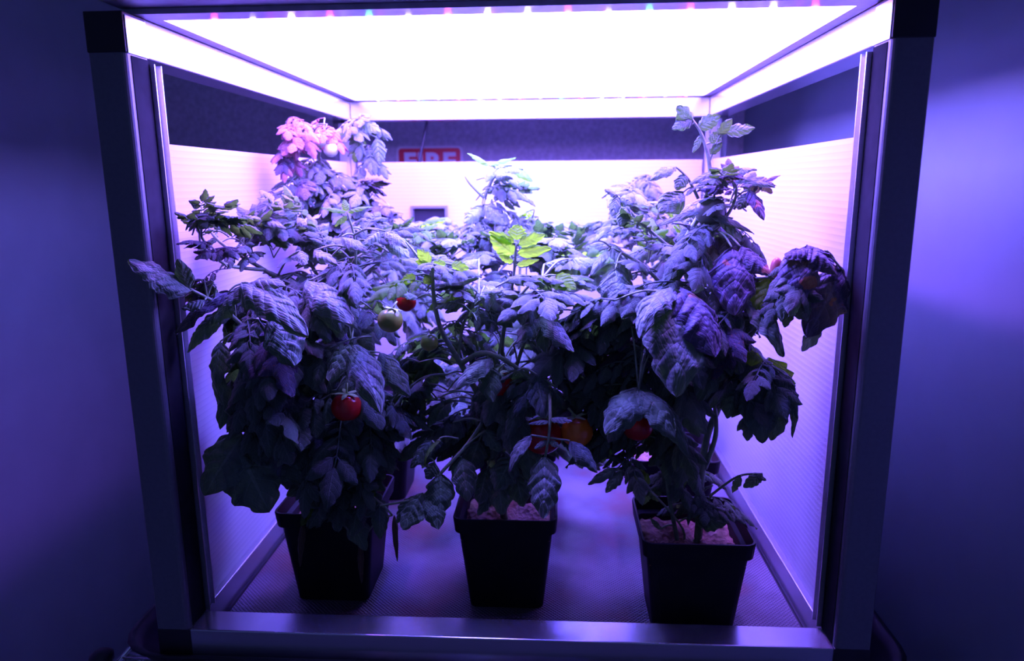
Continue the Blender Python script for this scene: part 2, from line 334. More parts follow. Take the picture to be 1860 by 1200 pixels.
# raised deck of the tray that carries the frame
bm = bmesh.new(); loft(bm, [rrect(TW-.14, TD-.14, .05, -.052), rrect(TW-.10, TD-.066, .05, -.0125)], True, True); bmesh.ops.recalc_face_normals(bm, faces=bm.faces)
obj('deck', bm, M['tray'], tr)
ws = thing('wire_shelf', 'chrome wire shelf carrying the black tray, its corner showing at lower left', 'shelf', (0, 0, -.0885))
sx0, sx1, sy0, sy1 = -.548, .548, .045, .93; zt = -.0045
for yy in (sy0, sy1):
    for zz in (0, -.035):
        bm = bmesh.new(); tube(bm, [(sx0, yy, zt+zz), (sx1, yy, zt+zz)], .0035); obj('rim_wire', bm, M['chrome'], ws, smooth=True)
for xx in (sx0, sx1):
    for zz in (0, -.035):
        bm = bmesh.new(); tube(bm, [(xx, sy0, zt+zz), (xx, sy1, zt+zz)], .0035); obj('rim_wire', bm, M['chrome'], ws, smooth=True)
    bm = bmesh.new(); n = 26; pts = [(xx, sy0+(sy1-sy0)*i/n, zt-(.002 if i % 2 else .033)) for i in range(n+1)]; tube(bm, pts, .002, 6); obj('zigzag_wire', bm, M['chrome'], ws)
for i in range(27):
    y = sy0+.018+i*(sy1-sy0-.036)/26; bm = bmesh.new(); tube(bm, [(sx0, y, zt+.001), (sx1, y, zt+.001)], .0022, 6); obj('deck_wire', bm, M['chrome'], ws, smooth=True)
for xx in (sx0-.012, sx1+.012):
    for yy in (sy0-.005, sy1+.005):
        bm = bmesh.new(); tube(bm, [(xx, yy, -.843), (xx, yy, .012)], .0125, 14); po = obj('shelf_post', bm, M['chrome'], ws, smooth=True)
        bm = bmesh.new(); tube(bm, [(xx, yy, .010), (xx, yy, .018), (xx, yy, .023)], [.0155, .0155, .009], 14); obj('post_cap', bm, M['cap'], po, smooth=True, label='black plastic cap')

sg = thing('fire_sign', 'red FIRE sign with white border on the back wall', 'sign', (-.3075, YB-.001, .59))
def rplate(w_, h_, r, y0_, y1_):
    bm = bmesh.new(); a = [(p[0], y0_, p[1]) for p in rrect(w_, h_, r, 0)]; b = [(p[0], y1_, p[1]) for p in rrect(w_, h_, r, 0)]
    loft(bm, [a, b], True, True); bmesh.ops.recalc_face_normals(bm, faces=bm.faces); return bm
obj('backing', rplate(.198, .165, .014, -.002, 0), M['white'], sg, label='white border')
obj('face', rplate(.184, .151, .009, -.0035, -.0021), M['red'], sg, label='red field')
cu = bpy.data.curves.new('letters', 'FONT'); cu.body = 'FIRE'; cu.size = .072; cu.extrude = .0006; cu.offset = .0028; cu.align_x = 'CENTER'; cu.space_character = 1.08
to = bpy.data.objects.new('tmp', cu); C.objects.link(to); bpy.context.view_layer.update()
me = bpy.data.meshes.new_from_object(to); bpy.data.objects.remove(to); me.materials.append(M['white'])
le = link('lettering', me, sg); le.rotation_euler = (PI/2, 0, 0); le.location = (0, -.0042, .012); le['label'] = 'white letters reading FIRE'
wd = le.dimensions.x or .15; le.scale = (.155/max(wd, .05), 1.0, 1.0)

bm = bmesh.new(); tube(bm, smooth_path([(-.243, 1.0, .80), (-.250, 1.0, .713), (-.272, 1.0, .619), (-.30, .99, .45), (-.32, .985, .20), (-.33, .99, -.2), (-.33, 1.0, -.90)]), .0042, 8)
o = obj('power_cable', bm, M['cable'], smooth=True, label='dark power cable hanging behind the chamber in front of the red sign', category='cable')

# ---------------------------------------------------------------- leaves
def leaflet(bm, uvl, P0, P1, width, nh, bulge=.12, fold=.35, seed=0, nu=22, nv=5, lobe=.26, crinkle=.07, tipcurl=0.0):
    P0, P1, nh = Vector(P0), Vector(P1), Vector(nh); Lv = P1-P0; L_ = Lv.length; n0 = (nh-Lv*(nh.dot(Lv)/(L_*L_)))
    n0 = n0.normalized() if n0.length > 1e-5 else Vector((0, -1, 0)); Q = (P0+P1)/2+n0*bulge*L_
    rnd = random.Random(seed); k_ = rnd.choice((2.4, 3.1, 3.7)); kv = rnd.choice((4.5, 5.2, 6.0)); p1, p2 = rnd.random()*.4, rnd.random()*.4; grid = []; so = Vector((seed*1.37 % 50, seed*.71 % 50, 0))
    for i in range(nu+1):
        u = i/nu; mP = P0*(1-u)**2+Q*2*u*(1-u)+P1*u*u; T = ((Q-P0)*(1-u)+(P1-Q)*u).normalized()
        N = (n0-T*n0.dot(T)).normalized(); N = (N-T*tipcurl*u*u).normalized(); Sd = T.cross(N)
        shp = max(0.0, math.sin(PI*min(1, u**.68)))**.72*(1+.10*noise.noise(so+Vector((u*5, 9, 0)))); row = []
        for j in range(-nv, nv+1):
            v = j/nv; ph = p1 if v > 0 else p2; lb = 1-lobe*(.75+.6*noise.noise(so+Vector((u*2.5, 3*(v > 0), 7))))*1.15*(1-abs(math.sin(PI*(k_*u+ph)))**.55)*abs(v)**1.5
            wv = width/2*shp*v*lb; a = abs(v)
            cz = crinkle*width*(.62*(abs(math.sin(PI*(u*kv-a*1.1)))-.5)+.5*noise.noise(so+Vector((u*9, v*5.5, 3))))*min(1, a*3)*shp
            nzv = noise.noise(so+Vector((u*3.2, v*1.6, 0)))*width*.11*(.3+a)
            row.append(bm.verts.new(mP+Sd*wv*(1-fold*.35*a)+T*(.16*abs(wv)+.05*width*math.sin(2*PI*(k_*u+ph))*a*shp*.5)+N*(-fold*width*.5*shp*a*a+cz+nzv)))
        grid.append(row)
    for i in range(nu):
        for j in range(2*nv):
            f = bm.faces.new((grid[i][j], grid[i][j+1], grid[i+1][j+1], grid[i+1][j]))
            for lp, (a_, b_) in zip(f.loops, ((i, j), (i, j+1), (i+1, j+1), (i+1, j))): lp[uvl].uv = (a_/nu, b_/nv-1)
def finish(name, bm, mats):
    me = bpy.data.meshes.new(name); bm.to_mesh(me); bm.free()
    for m_ in mats: me.materials.append(m_)
    me.polygons.foreach_set('use_smooth', [True]*len(me.polygons)); return me
def compound(seed, style):
    """whole tomato leaf along +X from the origin, unit length"""
    rnd = random.Random(seed); bm = bmesh.new(); uvl = bm.loops.layers.uv.new('UVMap')
    arch, dr = {'droop': (.10, .95), 'up': (.10, .15), 'mid': (.12, .5)}[style]
    rp = []; z = 0
    for i in range(11):
        t = i/10; rp.append(Vector((t*.74, .05*math.sin(t*3+seed)*t, arch*math.sin(t*PI*.8)*1.2-(.22*t*t if style == 'droop' else 0))))
    tube(bm, rp, [.014*(1-.6*i/10) for i in range(11)], 5)
    def rpt(t): f = t*10; i = min(9, int(f)); return rp[i].lerp(rp[i+1], f-i)
    for t, ln, wd_ in ((.42, .30, .19), (.66, .36, .24), (.88, .34, .24)):
        for s_ in (-1, 1):
            b = rpt(t+rnd.uniform(-.03, .03)); a = rnd.uniform(.75, 1.15); q = ln*rnd.uniform(.85, 1.15)
            d = Vector((math.cos(a), s_*math.sin(a), -dr*rnd.uniform(.6, 1.2)+rnd.uniform(-.1, .15))).normalized()
            b2 = b+d*.04; tube(bm, [b, b2+d*.02], .007, 5); leaflet(bm, uvl, b2, b2+d*q, wd_*rnd.uniform(.85, 1.2), (0.15, s_*.1, 1), rnd.uniform(.12, .24), rnd.uniform(.3, .7), seed*31+int(t*100)+s_, 15, 4, tipcurl=dr*.3)
    for t in (.3, .55, .77):
        for s_ in (-1, 1):
            b = rpt(t); d = Vector((.4, s_*.8, -.3*dr)).normalized(); leaflet(bm, uvl, b, b+d*rnd.uniform(.09, .15), .07, (0, 0, 1), .1, .3, seed+int(t*50), 6, 3)
    b = rp[-1]; d = Vector((1, 0, -dr*1.1+.05)).normalized(); leaflet(bm, uvl, b, b+d*.40, .29, (.2, 0, 1), .2, .45, seed*7+3, 17, 4, tipcurl=dr*.3)
    return bm
LIB = {}
for st in ('droop', 'mid', 'up'):
    for v in range(4):
        bm = compound(v*13+len(st), st)
        for mk in ('leaf', 'leaf_pale', 'leaf_young', 'leaf_purple', 'leaf_rosy'):
            LIB[(st, v, mk)] = finish('leaf', bm.copy(), [M[mk]])
        bm.free()

# ---------------------------------------------------------------- potted plants
POTW, POTH, POTZ = .146, .145, -.0368
def pot_loops():
    s = POTW
    return [rrect(.106, .106, .012, 0), rrect(.132, .132, .013, POTH-.024), rrect(s-.004, s-.004, .014, POTH-.022), rrect(s, s, .014, POTH-.002), rrect(s-.001, s-.001, .014, POTH), rrect(s-.006, s-.006, .012, POTH), rrect(s-.008, s-.008, .012, POTH-.020), rrect(.128, .128, .011, POTH-.024), rrect(.104, .104, .010, .004)]
bm = bmesh.new(); loft(bm, pot_loops(), True, True); bmesh.ops.recalc_face_normals(bm, faces=bm.faces); POT = finish('pot', bm, [M['pot']]); POT.polygons.foreach_set('use_smooth', [False]*len(POT.polygons))
bm = bmesh.new(); n = 26; g = []
for i in range(n+1):
    g.append([])
    for j in range(n+1):
        x, y = (i/n-.5)*.124, (j/n-.5)*.124; g[-1].append(bm.verts.new((x, y, POTH-.034+.010*noise.noise(Vector((x*38, y*38, 1)))+.006*noise.noise(Vector((x*150, y*150, 5))))))
for i in range(n):
    for j in range(n): bm.faces.new((g[i][j], g[i+1][j], g[i+1][j+1], g[i][j+1]))
SUB = finish('substrate', bm, [M['substrate']])
def calyx_mesh(r):
    bm = bmesh.new(); uvl = bm.loops.layers.uv.new('UVMap')
    for k in range(5):
        a = k*2*PI/5+.3; d = Vector((math.cos(a), math.sin(a), 0)); leaflet(bm, uvl, Vector((0, 0, r*.98)), Vector((0, 0, r*.93))+d*r*.95, r*.35, (0, 0, 1), .12, .2, k, 6, 2, lobe=0)
    tube(bm, [(0, 0, r*.9), (r*.1, 0, r*1.25), (r*.35, 0, r*1.55)], r*.07, 5)
    return finish('calyx', bm, [M['petal']])
def tomato(plant, x, y, Y, rp, kind, label=None, long=1.0):
    c = at(x, y, Y); r = rp*mpp(Y); bm = bmesh.new(); bmesh.ops.create_uvsphere(bm, u_segments=28, v_segments=18, radius=r)
    for v in bm.verts:
        t = v.co.z/r; v.co.z *= long*.96; f = max(0, t-.75)*.35; v.co.z -= f*r
    me = finish('tomato', bm, [M['fruit_'+kind]]); o = link('tomato', me, plant['o']); o.location = c-plant['o'].location
    if label: o['label'] = label
    cx = link('calyx', calyx_mesh(r), o); cx.rotation_euler = (random.uniform(-.2, .2), random.uniform(-.2, .2), random.random()*3)
    cx.location = (0, 0, -.05*r)
    return o
random.seed(7)
def make_plant(key, x, y, label, group=None):
    o = thing('potted_tomato_plant', label, 'potted plant', (x, y, POTZ), 'potted tomato plants in the grow chamber')
    link('pot', POT, o, label='black square plastic pot'); link('substrate', SUB, o, label='reddish brown bark substrate')
    return {'o': o, 'nodes': [], 'stem': bmesh.new(), 'key': key, 'n': 0, 'blobs': []}
def branch(pl, pts, r0, r1, world=False):
    w_ = [Vector(p) if world else at(*p) for p in pts]
    if not pl['nodes']: w_.insert(0, Vector((pl['o'].location.x, pl['o'].location.y, .062)))      # rooted in the substrate
    elif w_[0].z < .095: w_.insert(0, Vector((w_[0].x, w_[0].y, .062)))
    sm = smooth_path(w_, 5); k = len(sm)-1
    loc = pl['o'].location; tube(pl['stem'], [p-loc for p in sm], [r0+(r1-r0)*i/k for i in range(k+1)], 8)
    pl['nodes'] += sm[2:]
def petiole(pl, a, b, r=.0013):
    loc = pl['o'].location; mid = (a+b)/2+Vector((0, 0, .12*(a-b).length)); tube(pl['stem'], [p-loc for p in smooth_path([a, mid, b], 4)], [r*1.25-r*.05*i for i in range(9)], 6)
def near(pl, p):
    best, bd = None, 9
    for q in pl['nodes']:
        d = (q-p).length+max(0, q.z-p.z-.02)*.8
        if d < bd: best, bd = q, d
    return best
def inside(p, front=-.03): return abs(p.x) < .405 and front < p.y < .885 and p.z < .735 and p.z > -.03
# clear windows in the foliage through which the panels, walls and liner show (pixel boxes, kept free of filler leaves)
CLEAR = [(0, 0, 318, 1200), (322, 625, 392, 1200), (340, 930, 500, 1200), (705, 290, 835, 385), (985, 200, 1090, 400), (1420, 180, 1600, 425), (1545, 0, 1860, 1200), (1455, 620, 1600, 1200), (1395, 815, 1600, 1200),
         (700, 870, 1150, 1200), (300, 100, 480, 345), (720, 200, 1200, 275), (640, 960, 1150, 1200), (1395, 380, 1420, 430), (1290, 740, 1345, 850), (1150, 960, 1400, 1200)]
def fill(pl, cx, cy_, rx, ry, Y, dY, n, size, st='droop', mk='leaf', minz=None, out=None):
    made = 0; tries = 0; loc = pl['o'].location
    while made < n and tries < n*30:
        tries += 1; a = random.random()*2*PI; r = math.sqrt(random.random())
        c = at(cx+rx*r*math.cos(a), cy_+ry*r*math.sin(a), Y+random.uniform(-dY, dY)); nd = near(pl, c)
        hd = Vector((c.x-nd.x, c.y-nd.y-.01, 0)); yaw = math.atan2(hd.y, hd.x)+random.gauss(0, .45)
        el = {'droop': random.uniform(-.45, .15), 'mid': random.uniform(-.2, .4), 'up': random.uniform(.35, 1.0)}[st]
        s = size*random.uniform(.75, 1.2); d = Vector((math.cos(yaw)*math.cos(el), math.sin(yaw)*math.cos(el), math.sin(el)))
        base = c-d*s*.45; tip = c+d*s*.62
        if not (inside(c) and inside(tip) and inside(base)): continue
        if st == 'droop' and not inside(tip-Vector((0, 0, s*.3))): continue
        bad = False
        for q in (tip, c, tip-Vector((0, 0, s*.45 if st == 'droop' else 0)), base, c+d.cross(Vector((0, 0, 1)))*s*.35, c-d.cross(Vector((0, 0, 1)))*s*.35):
            X, Z = px(q)
            for b in CLEAR:
                if b[0] < X < b[2] and b[1] < Z < b[3]: bad = True
        if bad: continue
        if (nd-base).length > .16: base2 = base+(nd-base).normalized()*.05
        else: base2 = nd
        petiole(pl, base2, base, .0012)
        m_ = mk if isinstance(mk, str) else random.choice(mk)
        X_ = d; Yx = Vector((0, 0, 1)).cross(X_).normalized(); Zx = X_.cross(Yx); R = Matrix((X_, Yx, Zx)).transposed() @ Matrix.Rotation(random.gauss(0, .3), 3, 'X')
        o = link('leaf', LIB[(st, random.randrange(4), m_)], pl['o']); M4 = R.to_4x4() @ Matrix.Diagonal((s, s*random.uniform(.85, 1.15), s, 1)); M4.translation = base-loc
        o.matrix_local = M4; made += 1; pl['n'] += 1
    return made
def hero(pl, b, t, wpx, nh=(0, -.75, .65), bulge=.14, fold=.45, mk='leaf', lobe=.26, crinkle=.09, seed=None, tipcurl=.25, stem=True, label=None, nu=30, nv=8):
    B, T = at(*b), at(*t); seed = seed if seed is not None else int(b[0]*7+b[1]*3)
    bm = bmesh.new(); uvl = bm.loops.layers.uv.new('UVMap'); loc = pl['o'].location
    leaflet(bm, uvl, B-loc, T-loc, wpx*mpp((b[2]+t[2])/2), nh, bulge, fold, seed, nu, nv, lobe, crinkle, tipcurl)
    o = link('leaf', finish('leaf', bm, [M[mk]]), pl['o'])
    if label: o['label'] = label
    if stem:
        q = near(pl, B)
        if q is not None and (q-B).length > .004:
            if (q-B).length > .12: q = B+(q-B).normalized()*.10
            petiole(pl, q, B, .0013)
    pl['n'] += 1; return o
def close(pl):
    bmesh.ops.recalc_face_normals(pl['stem'], faces=pl['stem'].faces); me = finish('stem', pl['stem'], [M['stem']]); link('stem', me, pl['o'])

# === back row
BL = make_plant('BL', -.285, .72, 'low blurred tomato plant at the back left, behind the tall rosy-topped plant')
branch(BL, [(757, 790, .72), (730, 650, .71), (705, 520, .70), (700, 430, .68), (710, 380, .68)], .005, .002)
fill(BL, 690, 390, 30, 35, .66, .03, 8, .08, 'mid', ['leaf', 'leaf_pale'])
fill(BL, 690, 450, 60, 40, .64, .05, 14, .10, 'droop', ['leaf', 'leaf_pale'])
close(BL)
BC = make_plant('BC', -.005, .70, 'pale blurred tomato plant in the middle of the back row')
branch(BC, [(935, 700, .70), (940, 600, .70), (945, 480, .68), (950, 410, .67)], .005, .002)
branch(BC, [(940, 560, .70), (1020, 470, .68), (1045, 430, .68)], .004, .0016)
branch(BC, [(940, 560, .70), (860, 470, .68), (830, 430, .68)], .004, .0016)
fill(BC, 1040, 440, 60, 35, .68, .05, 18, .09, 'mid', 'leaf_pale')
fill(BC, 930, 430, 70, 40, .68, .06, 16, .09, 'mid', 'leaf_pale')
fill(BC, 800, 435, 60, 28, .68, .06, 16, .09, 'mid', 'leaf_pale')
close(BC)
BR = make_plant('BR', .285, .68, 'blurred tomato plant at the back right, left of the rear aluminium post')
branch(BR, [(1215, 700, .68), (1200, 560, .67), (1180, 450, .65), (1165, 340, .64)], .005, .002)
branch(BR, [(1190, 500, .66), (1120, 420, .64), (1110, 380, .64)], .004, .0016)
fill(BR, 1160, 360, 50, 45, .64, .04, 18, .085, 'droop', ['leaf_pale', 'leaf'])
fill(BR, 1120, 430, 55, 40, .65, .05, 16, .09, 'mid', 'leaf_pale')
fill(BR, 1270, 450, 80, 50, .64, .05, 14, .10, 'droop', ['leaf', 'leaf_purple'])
close(BR)
# === middle row
ML = make_plant('ML', -.278, .525, 'tall tomato plant with rosy top leaves, second from the front on the left')
branch(ML, [(690, 800, .52), (680, 650, .51), (640, 520, .48), (560, 440, .46), (500, 400, .45)], .006, .002)
branch(ML, [(640, 520, .48), (740, 440, .46), (790, 420, .45)], .004, .0015)
branch(ML, [(640, 520, .48), (650, 420, .47), (660, 320, .46), (655, 240, .45)], .0042, .0018)
branch(ML, [(650, 440, .47), (605, 370, .45), (580, 300, .43), (588, 245, .43)], .0036, .0015)
branch(ML, [(612, 380, .45), (560, 340, .41), (530, 290, .39), (528, 235, .39)], .0028, .0013)
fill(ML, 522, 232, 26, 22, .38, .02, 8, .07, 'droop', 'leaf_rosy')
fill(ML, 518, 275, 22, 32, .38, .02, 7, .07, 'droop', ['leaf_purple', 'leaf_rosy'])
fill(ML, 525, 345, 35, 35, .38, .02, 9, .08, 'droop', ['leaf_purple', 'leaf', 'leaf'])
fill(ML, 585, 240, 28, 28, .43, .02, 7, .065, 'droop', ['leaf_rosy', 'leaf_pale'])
fill(ML, 655, 240, 30, 30, .45, .02, 9, .07, 'droop', ['leaf', 'leaf_pale'])
fill(ML, 680, 280, 15, 35, .45, .02, 6, .065, 'droop', ['leaf', 'leaf_pale'])
fill(ML, 600, 320, 70, 40, .42, .03, 16, .08, 'droop', ['leaf', 'leaf_pale'])
fill(ML, 600, 390, 90, 40, .42, .04, 20, .09, 'droop', ['leaf', 'leaf'])
fill(ML, 695, 360, 28, 45, .44, .03, 8, .07, 'mid', ['leaf', 'leaf_purple']); fill(ML, 500, 350, 20, 30, .36, .02, 5, .06, 'droop', 'leaf_purple')
hero(ML, (655, 225, .44), (632, 238, .42), 30, mk='leaf_pale'); hero(ML, (660, 222, .44), (690, 240, .42), 30, mk='leaf_pale'); hero(ML, (685, 250, .43), (690, 300, .42), 34, mk='leaf')
tomato(ML, 580, 256, .40, 12, 'pale'); tomato(ML, 601, 272, .40, 13, 'pale')
fill(ML, 560, 430, 90, 35, .45, .05, 16, .11, 'mid', ['leaf_pale', 'leaf'])
fill(ML, 730, 440, 60, 35, .45, .05, 12, .10, 'mid', ['leaf_pale', 'leaf', 'leaf_young'])
fill(ML, 650, 540, 110, 70, .42, .07, 18, .13, 'droop', 'leaf')
fill(ML, 700, 720, 50, 60, .45, .06, 9, .11, 'droop', 'leaf')
close(ML)
MC = make_plant('MC', -.005, .44, 'middle-row centre tomato plant with a pale crown in front of the back panel')
branch(MC, [(925, 800, .44), (915, 620, .43), (895, 480, .41), (870, 430, .40), (880, 360, .39), (905, 310, .38), (930, 300, .38)], .006, .0018)
branch(MC, [(882, 362, .39), (855, 335, .38), (845, 320, .38)], .0028, .0013)
branch(MC, [(895, 480, .41), (1000, 460, .40), (1040, 450, .40)], .0035, .0014)
fill(MC, 910, 345, 38, 35, .38, .03, 9, .08, 'mid', ['leaf_pale', 'leaf'])
fill(MC, 890, 400, 60, 25, .38, .04, 9, .085, 'droop', ['leaf_pale', 'leaf'])
fill(MC, 960, 390, 22, 25, .39, .03, 5, .08, 'droop', ['leaf_young', 'leaf'])
fill(MC, 860, 490, 90, 40, .36, .05, 12, .09, 'mid', ['leaf_pale', 'leaf']); fill(MC, 860, 455, 80, 25, .36, .05, 6, .07, 'up', 'leaf')
fill(MC, 1010, 480, 70, 35, .36, .05, 12, .09, 'mid', ['leaf_pale', 'leaf']); fill(MC, 1020, 450, 60, 20, .36, .05, 5, .07, 'up', 'leaf')
fill(MC, 930, 640, 140, 90, .36, .05, 18, .13, 'droop', 'leaf'); fill(MC, 870, 720, 130, 70, .38, .05, 16, .13, 'droop', 'leaf'); fill(MC, 1000, 770, 90, 50, .38, .05, 8, .12, 'droop', 'leaf')
hero(MC, (888, 300, .38), (848, 278, .37), 22, (0, -.4, .9), mk='leaf_young')
hero(MC, (892, 300, .38), (938, 287, .37), 22, (0, -.4, .9), mk='leaf_young')
hero(MC, (930, 302, .38), (968, 330, .36), 26, mk='leaf_young')
hero(MC, (875, 375, .37), (842, 405, .35), 42, mk='leaf_pale'); hero(MC, (880, 372, .37), (922, 408, .35), 40, mk='leaf_pale')
close(MC)
MR = make_plant('MR', .268, .40, 'middle-row right tomato plant, its pot edge showing left of the front right pot')
branch(MR, [(1200, 800, .40), (1195, 640, .39), (1170, 500, .37), (1160, 440, .36), (1145, 390, .35), (1128, 350, .34)], .006, .0018)
branch(MR, [(1170, 500, .37), (1260, 430, .36), (1290, 400, .35)], .004, .0015)
fill(MR, 1140, 390, 40, 40, .34, .04, 10, .09, 'mid', ['leaf_pale', 'leaf'])
fill(MR, 1080, 490, 60, 35, .34, .05, 12, .10, 'mid', ['leaf_pale', 'leaf_young'])
fill(MR, 1250, 420, 70, 45, .34, .05, 14, .10, 'droop', ['leaf', 'leaf_pale'])
fill(MR, 1160, 620, 110, 90, .33, .05, 22, .12, 'droop', 'leaf')
close(MR)
# === front left
FL = make_plant('FL', -.262, .185, 'bushy tomato plant in the front left pot, leaves reaching over the left post')
branch(FL, [(603, 935, .185), (606, 830, .19), (595, 700, .19), (600, 560, .19), (560, 470, .2), (540, 420, .22)], .006, .002)
branch(FL, [(596, 720, .19), (520, 660, .13), (450, 600, .08), (400, 555, .05), (345, 525, .02)], .004, .0018)
branch(FL, [(600, 640, .19), (500, 570, .12), (440, 515, .06)], .0035, .0018)
branch(FL, [(590, 560, .19), (480, 490, .14), (400, 440, .13), (372, 400, .14)], .0035, .0016)
branch(FL, [(600, 640, .19), (640, 520, .15), (645, 440, .14), (630, 385, .14)], .003, .0012)
branch(FL, [(600, 720, .19), (640, 670, .12), (638, 622, .07)], .003, .0018)
branch(FL, [(604, 800, .19), (500, 790, .12), (430, 780, .08)], .0035, .0018)
branch(FL, [(604, 870, .19), (640, 880, .12), (690, 912, .08), (712, 935, .07)], .0025, .0014)
branch(FL, [(606, 840, .19), (640, 800, .14), (665, 762, .11)], .0025, .0016)
branch(FL, [(640, 790, .13), (690, 770, .12)], .0016, .0012)
mixd = ['leaf', 'leaf', 'leaf', 'leaf_purple']
fill(FL, 430, 430, 75, 35, .16, .05, 7, .075, 'mid', ['leaf', 'leaf_purple', 'leaf_pale']); fill(FL, 430, 415, 70, 30, .16, .05, 7, .06, 'up', 'leaf')
branch(FL, [(480, 490, .14), (410, 480, .08), (372, 440, .06), (352, 395, .06)], .0026, .0012)
fill(FL, 378, 440, 42, 50, .055, .02, 9, .062, 'mid', ['leaf', 'leaf_purple', 'leaf']); fill(FL, 360, 500, 35, 30, .05, .02, 4, .065, 'droop', ['leaf', 'leaf_purple']); fill(FL, 370, 400, 36, 22, .055, .02, 4, .05, 'up', 'leaf')
fill(FL, 530, 450, 80, 40, .18, .05, 9, .08, 'mid', ['leaf', 'leaf_pale', 'leaf']); fill(FL, 540, 415, 70, 35, .18, .05, 8, .065, 'up', ['leaf', 'leaf_pale'])
fill(FL, 660, 460, 80, 35, .18, .05, 9, .08, 'mid', ['leaf', 'leaf_pale']); fill(FL, 680, 430, 60, 25, .18, .05, 5, .065, 'up', 'leaf')
fill(FL, 470, 530, 100, 40, .13, .05, 16, .11, 'droop', mixd)
fill(FL, 620, 540, 80, 60, .14, .05, 16, .11, 'droop', 'leaf')
fill(FL, 450, 660, 60, 70, .10, .05, 18, .11, 'droop', mixd)
fill(FL, 560, 680, 90, 80, .12, .06, 26, .12, 'droop', 'leaf')
fill(FL, 450, 770, 75, 60, .10, .05, 18, .11, 'droop', 'leaf')
fill(FL, 560, 800, 80, 60, .12, .06, 24, .12, 'droop', 'leaf')
fill(FL, 650, 730, 50, 60, .13, .05, 12, .11, 'droop', 'leaf')
fill(FL, 620, 880, 65, 35, .12, .04, 16, .075, 'droop', ['leaf', 'leaf', 'leaf_young'])
fill(FL, 650, 800, 40, 40, .14, .03, 8, .075, 'droop', 'leaf')
H = lambda *a, **k: hero(FL, *a, **k)
H((348, 528, .02), (233, 472, -.015), 88, (.15, -.45, .9), .10, .35)
H((345, 525, .02), (322, 470, .01), 40, (0, -.7, .7)); H((372, 545, .03), (330, 560, .02), 40, (0, -.5, .8))
H((438, 520, .05), (385, 592, .03), 62, (-.3, -.6, .75), .2, .5, label='small bright crinkled leaf')
H((415, 530, .05), (318, 606, .03), 62, (-.4, -.5, .75), .2, .4, mk='leaf_purple'); H((405, 560, .05), (340, 640, .03), 60, (-.5, -.7, .3), .2, .4)
H((440, 516, .05), (560, 612, .0), 92, (.35, -.6, .75), .26, .5, label='large bright crinkled leaf'); H((452, 514, .06), (520, 520, .03), 50, (.1, -.4, .9), .2, .4)
H((560, 510, .09), (640, 590, .04), 92, (.3, -.6, .75), .22, .5, label='broad bright crinkled leaf'); H((565, 520, .09), (620, 605, .07), 60, (.1, -.8, .4), .2)
H((500, 572, .05), (535, 665, .01), 92, (.1, -.8, .6), .16, .3); H((470, 580, .06), (440, 690, .04), 70, (-.2, -.9, .4))
H((637, 624, .07), (598, 692, .03), 78, (-.3, -.65, .7), .2, .4, label='bright crinkled leaflet of a pair'); H((641, 624, .07), (692, 752, .0), 84, (.25, -.65, .7), .28, .5, label='long crinkled leaflet hanging over the red tomato')
H((690, 640, .1), (745, 720, .07), 60, (.3, -.6, .7)); H((700, 650, .1), (725, 690, .09), 40)
H((430, 780, .08), (385, 660, .06), 60, (-.2, -.9, .3), mk='leaf'); H((440, 790, .07), (372, 900, .03), 120, (-.2, -.95, .3), .1, .2); H((430, 800, .07), (490, 930, .03), 150, (.1, -.95, .35), .1, .2)
H((500, 790, .09), (560, 880, .05), 110, (.2, -.8, .5), .15, .3); H((480, 700, .1), (410, 720, .07), 60); H((400, 620, .07), (395, 700, .05), 50); H((420, 690, .08), (400, 780, .06), 55)
H((640, 800, .12), (672, 870, .09), 45, (.2, -.7, .7)); H((690, 772, .12), (735, 800, .1), 40, (.2, -.6, .8)); H((630, 920, .1), (665, 1000, .07), 60, (.1, -.9, .3)); H((600, 900, .1), (560, 960, .08), 50)
for b, t, w_ in (((640, 850, .11), (700, 890, .09), 50), ((660, 890, .1), (700, 935, .08), 50), ((610, 880, .11), (560, 920, .08), 60), ((590, 850, .12), (520, 900, .09), 70), ((620, 900, .1), (610, 965, .08), 60), ((690, 912, .08), (690, 980, .06), 44), ((650, 920, .09), (640, 975, .07), 50), ((670, 840, .11), (700, 870, .10), 40)):
    H(b, t, w_, (.1, -.8, .5))
H((680, 905, .09), (655, 880, .08), 36, mk='leaf_young'); H((700, 920, .08), (660, 935, .07), 40)
H((550, 950, .1), (545, 1030, .075), 18, mk='leaf_dry', lobe=.1); H((655, 985, .095), (657, 1060, .08), 16, mk='leaf_dry', lobe=.1); H((716, 935, .07), (722, 1020, .06), 15, mk='leaf_dry', lobe=.15)
# sprout with green leaves
H((628, 385, .14), (583, 378, .13), 20, (0, -.35, .9), mk='leaf_young'); H((632, 384, .14), (676, 376, .13), 20, (0, -.35, .9), mk='leaf_young'); H((630, 392, .14), (608, 410, .13), 18, mk='leaf_young')
H((630, 383, .14), (625, 362, .15), 18, (0, -.6, .7), mk='leaf_young')
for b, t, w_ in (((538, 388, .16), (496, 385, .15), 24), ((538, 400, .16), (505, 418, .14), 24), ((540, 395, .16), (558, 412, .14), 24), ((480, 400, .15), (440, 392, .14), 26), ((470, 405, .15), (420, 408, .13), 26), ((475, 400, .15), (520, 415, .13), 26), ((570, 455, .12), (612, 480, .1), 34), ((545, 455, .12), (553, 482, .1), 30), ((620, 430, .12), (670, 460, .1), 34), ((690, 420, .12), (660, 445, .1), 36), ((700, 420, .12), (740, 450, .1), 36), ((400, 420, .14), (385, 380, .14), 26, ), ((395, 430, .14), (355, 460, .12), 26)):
    H(b, t, w_, (0, -.45, .85), mk=random.choice(['leaf_pale', 'leaf_pale', 'leaf']))
